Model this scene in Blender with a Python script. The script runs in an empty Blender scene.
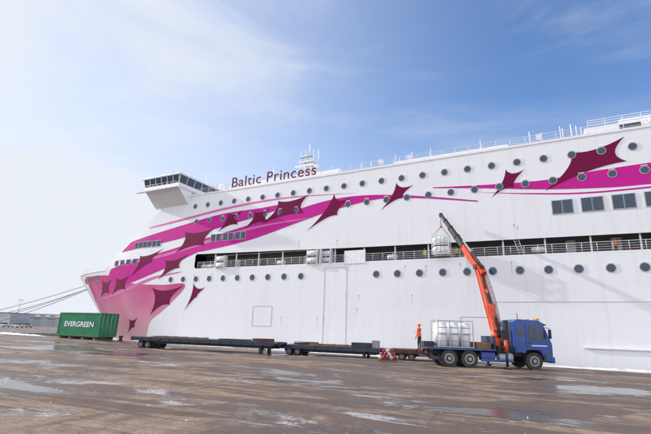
import bpy, bmesh, math, random
from mathutils import Vector, Matrix
random.seed(4)
scene=bpy.context.scene
col=scene.collection
# ------------------------------------------------------------------ frame of reference
D=Vector((-0.8799,0.4752,0)).normalized()      # towards the bow, along the quay edge
AW=Vector((0.4752,0.8799,0)).normalized()      # from the quay towards the water
A0=Vector((21.648,29.853,0))                   # point on the quay edge
H0=A0+AW*1.0                                   # ship side plane
UP=Vector((0,0,1))
B=8.7
def W(s,o,z): return H0+D*s+AW*o+UP*z
def Q(s,o,z=0): return A0+D*s+AW*o+UP*z
def stem(z):
    k=min(max(z/9.6,0),1); return 66.5+11*k
def w(s,z):
    k=min(max(z/9.6,0),1); s0=40+10*k; st=66.5+11*k
    a=max((s-s0)/(st-s0),0); return B*min(a,1.0)**2
# ------------------------------------------------------------------ materials
def mat(name,color,rough=0.5,metal=0.0,var=0.12,scale=3.0,bump=0.0,bscale=20.0,spec=0.5,coat=0.0,stretch=None,dirt=None):
    m=bpy.data.materials.new(name); m.use_nodes=True; nt=m.node_tree; N=nt.nodes; L=nt.links
    b=N['Principled BSDF']; b.inputs['Roughness'].default_value=rough; b.inputs['Metallic'].default_value=metal
    b.inputs['Specular IOR Level'].default_value=spec; b.inputs['Coat Weight'].default_value=coat
    tc=N.new('ShaderNodeTexCoord'); mp=N.new('ShaderNodeMapping'); L.new(tc.outputs['Object'],mp.inputs[0])
    if stretch: mp.inputs['Scale'].default_value=stretch
    n=N.new('ShaderNodeTexNoise'); n.inputs['Scale'].default_value=scale; n.inputs['Detail'].default_value=6
    L.new(mp.outputs[0],n.inputs['Vector'])
    mx=N.new('ShaderNodeMix'); mx.data_type='RGBA'
    c=Vector(color)
    c2=Vector(dirt) if dirt else c*(1-var)
    mx.inputs['A'].default_value=(*[min(x*(1+var*0.5),0.95) for x in c],1); mx.inputs['B'].default_value=(*c2,1)
    mr=N.new('ShaderNodeMapRange'); mr.inputs['From Min'].default_value=0.35; mr.inputs['From Max'].default_value=0.75
    L.new(n.outputs['Fac'],mr.inputs['Value']); L.new(mr.outputs[0],mx.inputs['Factor'])
    L.new(mx.outputs['Result'],b.inputs['Base Color'])
    if bump>0:
        n2=N.new('ShaderNodeTexNoise'); n2.inputs['Scale'].default_value=bscale; n2.inputs['Detail'].default_value=4
        L.new(tc.outputs['Object'],n2.inputs['Vector'])
        bp=N.new('ShaderNodeBump'); bp.inputs['Strength'].default_value=bump; bp.inputs['Distance'].default_value=0.05
        L.new(n2.outputs['Fac'],bp.inputs['Height']); L.new(bp.outputs[0],b.inputs['Normal'])
    return m
M={}
def hull_mat(name,color,pale=None,spec=0.35):
    """painted ship plating: faint weld seams, waviness, thin vertical grime"""
    m=bpy.data.materials.new(name); m.use_nodes=True; nt=m.node_tree; N=nt.nodes; L=nt.links
    b=N['Principled BSDF']; b.inputs['Roughness'].default_value=0.42; b.inputs['Specular IOR Level'].default_value=spec
    g=N.new('ShaderNodeNewGeometry')
    mp=N.new('ShaderNodeMapping'); mp.vector_type='POINT'; ang=math.atan2(D.y,D.x)
    mp.inputs['Rotation'].default_value=(0,0,-ang); L.new(g.outputs['Position'],mp.inputs[0])
    sep=N.new('ShaderNodeSeparateXYZ'); L.new(mp.outputs[0],sep.inputs[0])
    cmb=N.new('ShaderNodeCombineXYZ'); L.new(sep.outputs['X'],cmb.inputs['X']); L.new(sep.outputs['Z'],cmb.inputs['Y'])
    br=N.new('ShaderNodeTexBrick'); br.inputs['Scale'].default_value=1.0; br.inputs['Brick Width'].default_value=5.6; br.inputs['Row Height'].default_value=2.03
    br.inputs['Mortar Size'].default_value=0.014; br.inputs['Mortar Smooth'].default_value=0.6
    br.inputs['Color1'].default_value=(1,1,1,1); br.inputs['Color2'].default_value=(0.975,0.975,0.98,1); br.inputs['Mortar'].default_value=(0.86,0.86,0.88,1)
    L.new(cmb.outputs[0],br.inputs['Vector'])
    mp2=N.new('ShaderNodeMapping'); mp2.inputs['Scale'].default_value=(2.6,2.6,0.12); L.new(mp.outputs[0],mp2.inputs[0])
    st=N.new('ShaderNodeTexNoise'); st.inputs['Scale'].default_value=1.0; st.inputs['Detail'].default_value=7; st.inputs['Roughness'].default_value=0.65; L.new(mp2.outputs[0],st.inputs['Vector'])
    mr=N.new('ShaderNodeMapRange'); mr.inputs['From Min'].default_value=0.52; mr.inputs['From Max'].default_value=0.82; mr.inputs['To Max'].default_value=0.3; L.new(st.outputs['Fac'],mr.inputs['Value'])
    c1=N.new('ShaderNodeMix'); c1.data_type='RGBA'; c1.inputs['A'].default_value=(*color,1); c1.inputs['B'].default_value=(color[0]*0.66+0.01,color[1]*0.62+0.01,color[2]*0.58+0.01,1)
    L.new(mr.outputs[0],c1.inputs['Factor'])
    src=c1.outputs['Result']
    if pale:
        hz=N.new('ShaderNodeMapping'); hz.inputs['Scale'].default_value=(0.22,0.22,0.30); L.new(mp.outputs[0],hz.inputs[0])
        mp3=N.new('ShaderNodeTexNoise'); mp3.inputs['Scale'].default_value=1.0; mp3.inputs['Detail'].default_value=1; L.new(hz.outputs[0],mp3.inputs['Vector'])
        zz=N.new('ShaderNodeMapRange'); zz.inputs['From Min'].default_value=8.5; zz.inputs['From Max'].default_value=0.0; L.new(sep.outputs['Z'],zz.inputs['Value'])
        ad=N.new('ShaderNodeMath'); ad.operation='MULTIPLY_ADD'; L.new(mp3.outputs['Fac'],ad.inputs[0]); ad.inputs[1].default_value=0.8; L.new(zz.outputs[0],ad.inputs[2])
        ad2=N.new('ShaderNodeMapRange'); ad2.inputs['From Min'].default_value=0.45; ad2.inputs['From Max'].default_value=1.25; L.new(ad.outputs[0],ad2.inputs['Value'])
        cc=N.new('ShaderNodeMix'); cc.data_type='RGBA'; L.new(ad2.outputs[0],cc.inputs['Factor']); L.new(src,cc.inputs['A']); cc.inputs['B'].default_value=(*pale,1)
        src=cc.outputs['Result']
    ml=N.new('ShaderNodeMix'); ml.data_type='RGBA'; ml.blend_type='MULTIPLY'; ml.inputs['Factor'].default_value=1
    L.new(src,ml.inputs['A']); L.new(br.outputs['Color'],ml.inputs['B']); L.new(ml.outputs['Result'],b.inputs['Base Color'])
    wv=N.new('ShaderNodeTexNoise'); wv.inputs['Scale'].default_value=0.9; wv.inputs['Detail'].default_value=2; L.new(mp.outputs[0],wv.inputs['Vector'])
    bp=N.new('ShaderNodeBump'); bp.inputs['Strength'].default_value=0.25; bp.inputs['Distance'].default_value=0.05; L.new(wv.outputs['Fac'],bp.inputs['Height'])
    L.new(bp.outputs[0],b.inputs['Normal'])
    return m
M['hull']=hull_mat('hull_white_paint',(0.80,0.81,0.85))
M['magenta']=hull_mat('livery_magenta',(0.54,0.006,0.28),None,0.2)
M['maroon']=hull_mat('livery_maroon',(0.165,0.002,0.05),None,0.12)
M['lpink']=hull_mat('livery_light_pink',(0.66,0.17,0.42),None,0.2)
M['rose']=hull_mat('livery_rose',(0.52,0.02,0.21),(0.66,0.34,0.42),0.2)
M['white']=mat('white_paint',(0.80,0.80,0.82),0.45,var=0.08)
M['rail']=mat('rail_paint',(0.72,0.72,0.74),0.5,var=0.15)
M['grey']=mat('grey_steel',(0.28,0.29,0.30),0.55,var=0.25)
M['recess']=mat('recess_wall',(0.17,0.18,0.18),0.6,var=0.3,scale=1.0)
M['dark']=mat('dark_steel',(0.03,0.032,0.037),0.5,var=0.4,bump=0.2)
M['rubber']=mat('rubber',(0.022,0.022,0.022),0.8,var=0.4,bump=0.3,dirt=(0.06,0.05,0.04))
M['glass']=mat('window_glass',(0.02,0.045,0.085),0.06,var=0.3,spec=0.6)
M['frame']=mat('window_frame',(0.42,0.44,0.48),0.45,metal=0.2)
M['letter']=mat('lettering_paint',(0.14,0.022,0.03),0.6,spec=0.2)
M['seam']=mat('door_seam',(0.35,0.36,0.38),0.6)
M['stain']=mat('rust_stain',(0.60,0.54,0.48),0.7,var=0.2)
M['blue']=mat('truck_blue',(0.012,0.065,0.32),0.35,coat=0.3,var=0.25,scale=2.2,dirt=(0.03,0.06,0.17))
M['dblue']=mat('trailer_blue',(0.012,0.03,0.085),0.55,var=0.5,bump=0.2,dirt=(0.05,0.04,0.03))
M['rust']=mat('rusty_steel',(0.10,0.045,0.025),0.8,var=0.5,bump=0.3)
M['orange']=mat('crane_orange',(0.66,0.07,0.015),0.4,coat=0.2,var=0.3,scale=5,dirt=(0.38,0.045,0.02))
M['green']=mat('container_green',(0.012,0.19,0.085),0.5,var=0.3,scale=1.2,bump=0.1)
M['red']=mat('cylinder_red',(0.45,0.03,0.025),0.4,var=0.3)
M['wood']=mat('timber',(0.22,0.13,0.07),0.8,var=0.4,bump=0.4,stretch=(1,8,8))
M['rope']=mat('mooring_rope',(0.24,0.21,0.17),0.9)
M['yellow']=mat('hivis_yellow',(0.6,0.62,0.04),0.7)
M['hivis']=mat('hivis_orange',(0.8,0.11,0.02),0.7)
M['trouser']=mat('work_trousers',(0.035,0.035,0.05),0.85)
M['skin']=mat('skin',(0.5,0.28,0.2),0.5)
M['lampr']=mat('red_lens',(0.5,0.02,0.02),0.2)
M['amber']=mat('amber_lens',(0.7,0.25,0.02),0.2)
M['snow']=mat('snow',(0.78,0.8,0.84),0.7,var=0.25,scale=2,bump=0.8,bscale=6,dirt=(0.45,0.42,0.4))
M['concrete']=mat('coping_concrete',(0.33,0.30,0.27),0.85,var=0.35,bump=0.4)
# ------------------------------------------------------------------ object helpers
def root(name,loc=(0,0,0)):
    e=bpy.data.objects.new(name,None); e.location=loc; e.empty_display_size=0.3; col.objects.link(e); return e
def adopt(ob,par):
    ob.parent=par; ob.matrix_parent_inverse=Matrix.Translation(-Vector(par.location))
class MB:
    def __init__(s,mx=None): s.bm=bmesh.new(); s.mats=[]; s.mx=mx or Matrix()
    def mi(s,m):
        if m not in s.mats: s.mats.append(m)
        return s.mats.index(m)
    def _fin(s,geom_v,mat,smooth=False):
        fs=set()
        for v in geom_v:
            for f in v.link_faces: fs.add(f)
        i=s.mi(mat)
        for f in fs: f.material_index=i; f.smooth=smooth
        return fs
    def box(s,lo,hi,mat,bev=0.0,rot=None):
        lo=Vector(lo);hi=Vector(hi); c=(lo+hi)/2; d=hi-lo
        m=Matrix.Translation(c)@(rot or Matrix())@Matrix.Diagonal((abs(d.x),abs(d.y),abs(d.z),1))
        r=bmesh.ops.create_cube(s.bm,size=1,matrix=s.mx@m); vs=r['verts']
        s._fin(vs,mat)
        if bev>0:
            es=set(e for v in vs for e in v.link_edges)
            b=bmesh.ops.bevel(s.bm,geom=list(es),offset=bev,segments=2,affect='EDGES',profile=0.5)
            for f in b['faces']: f.material_index=s.mi(mat)
    def tube(s,p0,p1,r,mat,seg=8,r2=None,smooth=True,caps=True):
        p0=Vector(p0);p1=Vector(p1); d=p1-p0; l=d.length
        if l<1e-6: return
        q=d.to_track_quat('Z','Y').to_matrix().to_4x4()
        m=Matrix.Translation((p0+p1)/2)@q
        rr=bmesh.ops.create_cone(s.bm,cap_ends=caps,segments=seg,radius1=r,radius2=r if r2 is None else r2,depth=l,matrix=s.mx@m)
        fs=s._fin(rr['verts'],mat,smooth)
        for f in fs:
            if len(f.verts)>4: f.smooth=False
    def beam(s,p0,p1,a,b,mat,bev=0.0,taper=1.0):
        p0=Vector(p0);p1=Vector(p1); d=p1-p0
        q=d.to_track_quat('Z','Y').to_matrix().to_4x4()
        m=Matrix.Translation((p0+p1)/2)@q
        r=bmesh.ops.create_cube(s.bm,size=1,matrix=Matrix.Identity(4)); vs=r['verts']
        for v in vs:
            t=taper if v.co.z>0 else 1
            v.co=s.mx@m@Vector((v.co.x*a*t,v.co.y*b*t,v.co.z*d.length))
        s._fin(vs,mat)
        if bev>0:
            es=set(e for v in vs for e in v.link_edges)
            bb=bmesh.ops.bevel(s.bm,geom=list(es),offset=bev,segments=2,affect='EDGES')
            for f in bb['faces']: f.material_index=s.mi(mat)
    def sphere(s,c,r,mat,sc=(1,1,1),seg=14):
        rr=bmesh.ops.create_uvsphere(s.bm,u_segments=seg,v_segments=seg//2+2,radius=r,matrix=s.mx@Matrix.Translation(c)@Matrix.Diagonal((*sc,1)))
        s._fin(rr['verts'],mat,True)
    def poly(s,pts,mat,smooth=False):
        vs=[s.bm.verts.new(s.mx@Vector(p)) for p in pts]; f=s.bm.faces.new(vs); f.material_index=s.mi(mat); f.smooth=smooth; return f
    def prism(s,prof,y0,y1,mat,bev=0.0,mapf=None):
        mp=mapf or (lambda x,y,z:Vector((x,y,z)))
        a=[s.bm.verts.new(s.mx@mp(x,y0,z)) for x,z in prof]; b=[s.bm.verts.new(s.mx@mp(x,y1,z)) for x,z in prof]
        n=len(prof); i=s.mi(mat); fs=[s.bm.faces.new(a),s.bm.faces.new(b[::-1])]
        for k in range(n): fs.append(s.bm.faces.new((a[k],b[k],b[(k+1)%n],a[(k+1)%n])))
        for f in fs: f.material_index=i
        bmesh.ops.recalc_face_normals(s.bm,faces=fs)
        if bev>0:
            es=set(e for v in a+b for e in v.link_edges)
            bb=bmesh.ops.bevel(s.bm,geom=list(es),offset=bev,segments=2,affect='EDGES')
            for f in bb['faces']: f.material_index=i
    def obj(s,name,par=None,recalc=False):
        if recalc: bmesh.ops.recalc_face_normals(s.bm,faces=s.bm.faces)
        me=bpy.data.meshes.new(name); s.bm.to_mesh(me); s.bm.free()
        for m in s.mats: me.materials.append(m)
        ob=bpy.data.objects.new(name,me); col.objects.link(ob)
        if par: adopt(ob,par)
        return ob
def sheet(name,outer,holes,mapf,m,par,cs=(),cz=(),smooth=True):
    bm=bmesh.new()
    for lp in [outer]+list(holes):
        vs=[bm.verts.new((s,z,0)) for s,z in lp]
        for i in range(len(vs)): bm.edges.new((vs[i],vs[(i+1)%len(vs)]))
    bmesh.ops.triangle_fill(bm,use_beauty=True,edges=bm.edges[:])
    s0=min(v.co.x for v in bm.verts);s1=max(v.co.x for v in bm.verts);z0=min(v.co.y for v in bm.verts);z1=max(v.co.y for v in bm.verts)
    for c in cs:
        if s0<c<s1: bmesh.ops.bisect_plane(bm,geom=bm.verts[:]+bm.edges[:]+bm.faces[:],dist=1e-5,plane_co=(c,0,0),plane_no=(1,0,0))
    for c in cz:
        if z0<c<z1: bmesh.ops.bisect_plane(bm,geom=bm.verts[:]+bm.edges[:]+bm.faces[:],dist=1e-5,plane_co=(0,c,0),plane_no=(0,1,0))
    for v in bm.verts: v.co=mapf(v.co.x,v.co.y)
    for f in bm.faces: f.smooth=smooth
    me=bpy.data.meshes.new(name); bm.to_mesh(me); bm.free(); me.materials.append(m)
    ob=bpy.data.objects.new(name,me); col.objects.link(ob)
    if par: adopt(ob,par)
    return ob
# ================================================================== SHIP
ship=root('cruise_ferry',W(15,8,0))
CS=[x for x in range(-40,40,8)]+[40+0.9*i for i in range(44)]
CZ=[0.8*i for i in range(0,13)]+[12,14,16]
out=[(-40,-2.6),(0,-2.6),(40,-2.6),(66.3,-2.6),(66.5,0)]+[(stem(z),z) for z in (1.6,3.2,4.8,6.4,8.0,9.5)]+[(72,9.5),(66,9.35),(60.6,9.1),(56.8,11.4),(51.5,15.0),(48.5,16.8),(46.9,17.6),(45.8,17.7),(20,17.7),(-40,17.7)]
opening=[(-39,8.1),(42.2,8.5),(42.4,8.7),(42.4,10.0),(42.2,10.2),(20,9.75),(-39,9.05)]
sheet('side_plating',out,[opening],lambda s,z:W(s,w(s,z),z),M['hull'],ship,CS,CZ)
sheet('offshore_side_plating',out,[],lambda s,z:W(s,2*B-w(s,z)+0.004,z),M['hull'],ship,CS,CZ)
mb=MB()
for i in range(3,len(out)):
    a=out[i]; b=out[(i+1)%len(out)]; n=max(1,int((Vector(a)-Vector(b)).length/1.0))
    for k in range(n):
        p=[a[j]+(b[j]-a[j])*k/n for j in (0,1)]; q=[a[j]+(b[j]-a[j])*(k+1)/n for j in (0,1)]
        if w(*p)>B-0.02 and w(*q)>B-0.02: continue
        mb.poly([W(p[0],w(*p),p[1]),W(q[0],w(*q),q[1]),W(q[0],2*B-w(*q)+0.004,q[1]),W(p[0],2*B-w(*p)+0.004,p[1])],M['hull'])
mb.obj('decks_and_front',ship)
mb=MB()
def sbox(mb,s0,s1,o0,o1,z0,z1,m,bev=0.0):
    c=W((s0+s1)/2,(o0+o1)/2,(z0+z1)/2)
    rot=Matrix(((D.x,AW.x,0,0),(D.y,AW.y,0,0),(0,0,1,0),(0,0,0,1)))
    mt=Matrix.Translation(c)@rot@Matrix.Diagonal((abs(s1-s0),abs(o1-o0),abs(z1-z0),1))
    r=bmesh.ops.create_cube(mb.bm,size=1,matrix=mt); fs=mb._fin(r['verts'],m)
    bmesh.ops.recalc_face_normals(mb.bm,faces=list(fs))
    if bev>0:
        es=set(e for v in r['verts'] for e in v.link_edges)
        bb=bmesh.ops.bevel(mb.bm,geom=list(es),offset=bev,segments=2,affect='EDGES')
        for f in bb['faces']: f.material_index=mb.mi(m)
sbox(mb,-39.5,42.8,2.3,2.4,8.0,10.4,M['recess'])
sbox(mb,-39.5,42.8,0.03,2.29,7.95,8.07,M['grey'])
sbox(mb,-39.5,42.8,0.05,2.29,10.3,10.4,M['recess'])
s=-38.0
while s<41:
    sbox(mb,s,s+0.12,0.25,0.37,8.07,10.3,M['white'])
    k=random.random()
    if k<0.45: sbox(mb,s+1.0,s+1.7,2.2,2.3,8.1,9.7,M['white'])
    elif k<0.8: sbox(mb,s+0.6,s+2.4,2.22,2.3,8.9,9.6,M['dark'])
    if random.random()<0.5: sbox(mb,s+0.4,s+0.9,1.9,2.25,8.1,8.8,random.choice([M['red'],M['grey'],M['white']]))
    s+=3.1
mb.tube(W(-39,1.2,9.0+0.9),W(42,1.2,10.1),0.06,M['grey'])
mb.obj('promenade_recess',ship)
def railing(mb,s0,s1,off,zf,h,step,bars,r=0.022,mat_=None):
    m=mat_ or M['rail']; n=int(abs(s1-s0)/step)
    P=lambda s,z: W(s,off+w(s,z),z)
    for i in range(n+1):
        s=s0+(s1-s0)*i/n; z=zf(s); mb.tube(P(s,z),P(s,z+h),r,m,5)
    for b in range(1,bars+1):
        for i in range(n):
            a=s0+(s1-s0)*i/n; c=s0+(s1-s0)*(i+1)/n; hh=h*b/bars
            mb.tube(P(a,zf(a)+hh),P(c,zf(c)+hh),r*(1.25 if b==bars else 0.7),m,5,caps=False)
mb=MB()
railing(mb,-38,42,0.08,lambda s:8.1+0.4*(s+39)/81,0.72,1.0,4,0.02)
mb.obj('promenade_railing',ship)
mb=MB()
railing(mb,-38,26.0,0.12,lambda s:17.7,0.75,1.15,3,0.022)
railing(mb,38.4,44,0.12,lambda s:17.7,0.75,1.15,3,0.022)
railing(mb,61,72,0.1,lambda s:9.1+(s-60.6)*0.036 if s<72 else 9.5,0.55,1.2,2,0.02)
sbox(mb,-40,46,-0.05,0.0,17.58,17.78,M['white'])
mb.obj('top_deck_railing',ship)
mb=MB()
sbox(mb,-40,1.8,0.9,15,17.7,18.7,M['white'],0.05)
sbox(mb,-40,-0.8,2.0,14,18.7,19.5,M['white'],0.05)
for i in range(14): sbox(mb,-2.0-i*2.4,-0.6-i*2.4,0.86,0.9,17.95,18.5,M['glass'])
for i in range(22): mb.tube(W(1.5-i*1.2,1.0,18.7),W(1.5-i*1.2,1.0,19.35),0.02,M['rail'],5)
for z in (18.95,19.15,19.35): mb.tube(W(1.5,1.0,z),W(-25,1.0,z),0.018,M['rail'],5)
sbox(mb,26,44,4.5,13,17.7,20.2,M['white'],0.05)
sbox(mb,8,20,6,12,17.7,20.6,M['white'],0.05)
for i in range(34):
    s=random.uniform(-30,25); mb.tube(W(s,0.5,17.7),W(s,0.5,18.5+random.random()*0.6),0.035,M['white'],6)
    if i%4==0: sbox(mb,s,s+0.45,0.3,0.8,18.3,18.6,M['white'])
for s in (3.5,10.0,14.6):
    mb.tube(W(s,1.5,17.7),W(s,1.5,19.5),0.03,M['white'],6)
mb.obj('upper_deckhouses',ship)
# portholes
mb=MB()
def port(s,z,r=0.31):
    o=w(s,z); c=W(s,o,z); e=0.02
    t=(W(s+e,w(s+e,z),z)-W(s-e,w(s-e,z),z)).normalized(); n=t.cross(UP); n=-n if n.dot(AW)>0 else n; n.normalize()
    mb.tube(c-n*0.03,c+n*0.045,r+0.05,M['frame'],22); mb.tube(c-n*0.02,c+n*0.055,r,M['glass'],22)
    mb.beam(c+n*0.05+UP*(r+0.09)-t*(r*0.8),c+n*0.05+UP*(r+0.09)+t*(r*0.8),0.02,0.05,M['white'])
s=-0.7-2.03*15
while s<48:
    if not(21.5<s<26.5 or 29.9<s<31.5): port(s,7.02+0.006*s,0.29)
    s+=2.03
s=-1.1-30.3
while s<44: 
    port(s,16.2,0.27); s+=2.02
s=-1.6-30.3
while s<43:
    if not (23<s<27): port(s,14.22,0.27)
    s+=2.02
mb.obj('portholes',ship)
mb=MB()
def win(s0,s1,z0,z1):
    for (a,b,c,d_,m,h) in ((s0-0.06,s1+0.06,z0-0.06,z1+0.06,M['frame'],0.045),(s0,s1,z0,z1,M['glass'],0.06)):
        P=[(a,c),(b,c),(b,d_),(a,d_)]
        f=[W(x,w(x,z)-h,z) for x,z in P]; g=[W(x,w(x,z)+0.03,z) for x,z in P]
        mb.poly(f,m)
        for i in range(4): mb.poly([f[i],f[(i+1)%4],g[(i+1)%4],g[i]],m)
s=4.75
while s>-36:
    for j in range(2): win(s-0.72-j*0.74,s-0.06-j*0.74,11.45,12.5)
    s-=2.02
for g in (35.2,37.0,38.8): 
    for j in range(2): win(g+j*0.8,g+0.62+j*0.8,11.6,12.4)
for g in (48.6,50.3,52.0):
    for j in range(2): win(g+j*0.8,g+0.6+j*0.8,11.6,12.3)
for g in (52.6,54.0,55.4,56.8): win(g,g+0.8,9.55,10.15)
for g in (63.2,65.6,68.0,70.4): win(g,g+1.3,8.0,8.6)
mb.obj('rectangular_windows',ship)
# livery
def cr(pts,n=6):
    o=[]
    for i in range(len(pts)-1):
        p0=Vector(pts[max(i-1,0)]);p1=Vector(pts[i]);p2=Vector(pts[i+1]);p3=Vector(pts[min(i+2,len(pts)-1)])
        for k in range(n):
            t=k/n; v=0.5*((2*p1)+(-p0+p2)*t+(2*p0-5*p1+4*p2-p3)*t*t+(-p0+3*p1-3*p2+p3)*t**3); o.append((v.x,v.y))
    o.append(tuple(pts[-1])); return o
def decal(name,poly,m,layer): 
    sheet(name,poly,[],lambda s,z:W(s,w(s,z)-0.009*layer,z),m,ship,[c for c in CS if c>=40],CZ)
def star(t,m=None,layer=4,k=0.72):
    c=sum((Vector(p) for p in t),Vector((0,0)))/4; o=[]
    for i in range(4):
        a=Vector(t[i]); b=Vector(t[(i+1)%4]); q=c*k+(a+b)/2*(1-k)
        for j in range(8):
            u=j/8; v=a*(1-u)**2+q*2*u*(1-u)+b*u*u; o.append((v.x,v.y))
    decal('livery_star',o,m or M['maroon'],layer)
def strand(pts,widths,m,layer):
    """tapered ribbon along a smooth centre line"""
    P=cr(pts,6); n=len(P); up=[];dn=[]
    for i,p in enumerate(P):
        a=Vector(P[max(i-1,0)]);b=Vector(P[min(i+1,n-1)]); t=(b-a).normalized(); q=Vector((-t.y,t.x))
        f=i/(n-1)*(len(widths)-1); j=min(int(f),len(widths)-2); wd_=widths[j]+(widths[j+1]-widths[j])*(f-j)
        up.append(tuple(Vector(p)+q*(wd_/2+0.004))); dn.append(tuple(Vector(p)-q*(wd_/2+0.004)))
    decal('livery_strand',up+dn[::-1],m,layer)
decal('livery_band',cr([(-14,15.1),(-2,14.75),(1.8,14.6),(5,14.35),(9,14.5),(14.2,14.9)])+cr([(14.0,14.8),(10.1,14.3),(5.4,13.6),(1.3,13.2),(-1.8,13.1),(-14,13.0)]),M['magenta'],2)
decal('livery_band',cr([(28.3,15.3),(33.2,14.95),(39,14.8),(45.6,13.9),(50.7,13.1),(54.4,12.5)])+cr([(56.4,11.25),(50.4,11.7),(43.7,12.5),(37.6,13.4),(32.1,14.3),(28.3,15.2)]),M['magenta'],2)
decal('livery_band',cr([(10.3,13.2),(15.3,14.2),(20.3,14.9),(24.7,14.9),(29.5,14.1),(36.1,12.9),(42.3,11.8),(48.4,10.7),(54,9.9),(58.8,9.1)])+cr([(61.6,6.3),(53.8,7.1),(47.2,8.7),(42.6,10.3),(40.9,10.55),(34.5,11.4),(28.2,12.9),(24.1,13.8),(19.3,14.4),(15.3,14.0),(10.3,13.1)]),M['magenta'],3)
decal('livery_bow_panel',cr([(70.2,8.9),(64,8.6),(59.1,8.3),(53.8,7.1),(47.7,6.7),(43.5,6.6),(46.4,3.9),(49.2,2.4),(50.3,0.4)])+[(59.6,-0.6)]+cr([(65.2,0.8),(68.2,3.7),(70.2,8.8)]),M['rose'],2)
strand([(22,15.3),(30,15.75),(38,15.45),(46,14.6),(51,14.1)],[0.0,0.16,0.28,0.3,0.12],M['lpink'],1)
strand([(27,13.2),(34,12.75),(41,11.55),(48,10.3),(56,9.5)],[0.05,0.25,0.4,0.35,0.1],M['lpink'],4)
strand([(44.4,8.2),(49,7.6),(54,6.4),(60,5.6),(66,5.4)],[0.05,0.3,0.45,0.4,0.1],M['lpink'],3)
strand([(-13,12.7),(-4,12.85),(2,12.9),(6,13.3),(10,13.9)],[0.1,0.12,0.12,0.1,0.0],M['magenta'],1)
star([(-0.7,17.1),(-0.6,15.1),(5.1,13.4),(3.0,16.4)],k=0.6)
star([(7.9,15.7),(6.4,15.5),(7.4,14.0),(9.2,13.3)])
star([(17.6,15.8),(15.9,15.4),(17.0,14.2),(19.2,13.2)])
star([(24.2,15.5),(22.3,14.9),(23.8,13.2),(27.3,11.8)])
star([(27.2,15.8),(27.7,13.8),(33.1,13.1),(31.1,15.5)],None,5,k=0.6)
star([(32.1,14.9),(32.3,13.2),(35.4,12.8),(34.2,14.6)],None,6)
star([(35.9,15.0),(36.4,13.3),(39.3,12.7),(38.1,14.8)],None,5)
star([(39.8,13.2),(41.1,11.2),(45.8,10.5),(44.6,13.1)],None,5,k=0.6)
star([(43.6,10.3),(44.7,8.7),(48.2,7.3),(47.4,9.7)],None,5)
star([(47.7,11.3),(49.7,9.6),(53.8,7.7),(52.1,10.5)],None,6)
star([(42.2,6.8),(40.3,6.3),(41.5,5.2),(43.2,3.6)])
star([(43.7,6.6),(45.6,4.3),(49.2,3.1),(49.1,6.4)],None,5)
star([(53.8,8.1),(54.8,6.3),(59.1,5.8),(57.4,7.9)],None,5)
star([(58.5,7.8),(60,6.0),(64,5.6),(62.0,7.9)],None,6)
star([(52,2.8),(53,1.6),(55.5,0.8),(54.5,2.6)])
# door outlines, fender bar, seams, scuppers with run-off stains
mb=MB()
def line(p0,p1,t=0.03,m=None,h=0.02):
    (a,b),(c,d_)=p0,p1; n=max(1,int(abs(a-c)/2))
    for i in range(n):
        q0=(a+(c-a)*i/n,b+(d_-b)*i/n); q1=(a+(c-a)*(i+1)/n,b+(d_-b)*(i+1)/n)
        mb.beam(W(q0[0],w(*q0)-h*0.5,q0[1]),W(q1[0],w(*q1)-h*0.5,q1[1]),t,t,m or M['seam'])
def rect(s0,s1,z0,z1,t=0.03):
    line((s0,z0),(s1,z0),t);line((s0,z1),(s1,z1),t);line((s0,z0),(s0,z1),t);line((s1,z0),(s1,z1),t)
rect(22.6,25.0,0.6,7.9,0.024); rect(9.4,12.2,0.8,3.4,0.024); rect(31,33.4,2.2,4.2,0.024)
line((-38,4.6),(10,4.6),0.02); 
mb.beam(W(3.6,-0.06,1.35),W(-1.2,-0.06,1.35),0.14,0.14,M['white'],0.03)
sbox(mb,20.7,22.9,-0.05,0.05,8.2,9.5,M['white'],0.02)
line((60.6,9.1),(74,9.45),0.10,M['white'])
for z in (0.2,0.5,0.8,1.1,1.4): line((63.6,z),(63.9,z),0.06,M['maroon'])
for i in range(26):
    s=random.uniform(-6,46); z=random.choice([7.75,7.8,10.6,5.2,4.0,10.8,13.1,3.1]); 
    if 43<s and z<8: continue
    l_=random.uniform(0.35,1.3); o=w(s,z)
    sbox(mb,s-.05,s+.05,o-0.012,o+0.05,z-.035,z+.035,M['grey'])
    mb.poly([W(s-.035,o-0.004,z-.04),W(s+.035,o-0.004,z-.04),W(s+.008,o-0.004,z-l_),W(s-.012,o-0.004,z-l_*0.9)],M['stain'])
mb.obj('shell_doors_and_seams',ship)
mb=MB()
def raft(s,off,z,l=1.0,r=0.3):
    a=W(s-l/2,off,z);b=W(s+l/2,off,z)
    mb.tube(a,b,r,M['white'],16); mb.tube(a-D*0.08,a,r*0.7,M['white'],16); mb.tube(b,b+D*0.08,r*0.7,M['white'],16)
    for t in (-0.3,0,0.3): mb.tube(W(s+t*l-0.02,off,z),W(s+t*l+0.02,off,z),r+0.012,M['seam'],16)
for s in (38.3,26.4,24.9-0.0):
    for z in (8.75,9.45):
        raft(s,-0.05 if s!=24.9 else 0.4,z)
    sbox(mb,s-0.6,s-0.54,-0.3,0.3,8.35,9.8,M['rail']); sbox(mb,s+0.54,s+0.6,-0.3,0.3,8.35,9.8,M['rail'])
for s in (40.2,41.2,30.5,18.2,6.0): raft(s,0.5,8.75,0.8,0.25)
mb.obj('life_raft_canisters',ship)
mb=MB()
for a in (7.0,7.35):
    mb.tube(W(a,0.1,8.2),W(a+0.5,0.1,10.0+0.2),0.025,M['rail'],6)
for i in range(8):
    z=8.3+i*0.23; t=(z-8.2)/2.0*0.5; mb.tube(W(7.0+t,0.1,z),W(7.35+t,0.1,z),0.018,M['rail'],5)
mb.obj('deck_ladder',ship)
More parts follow.
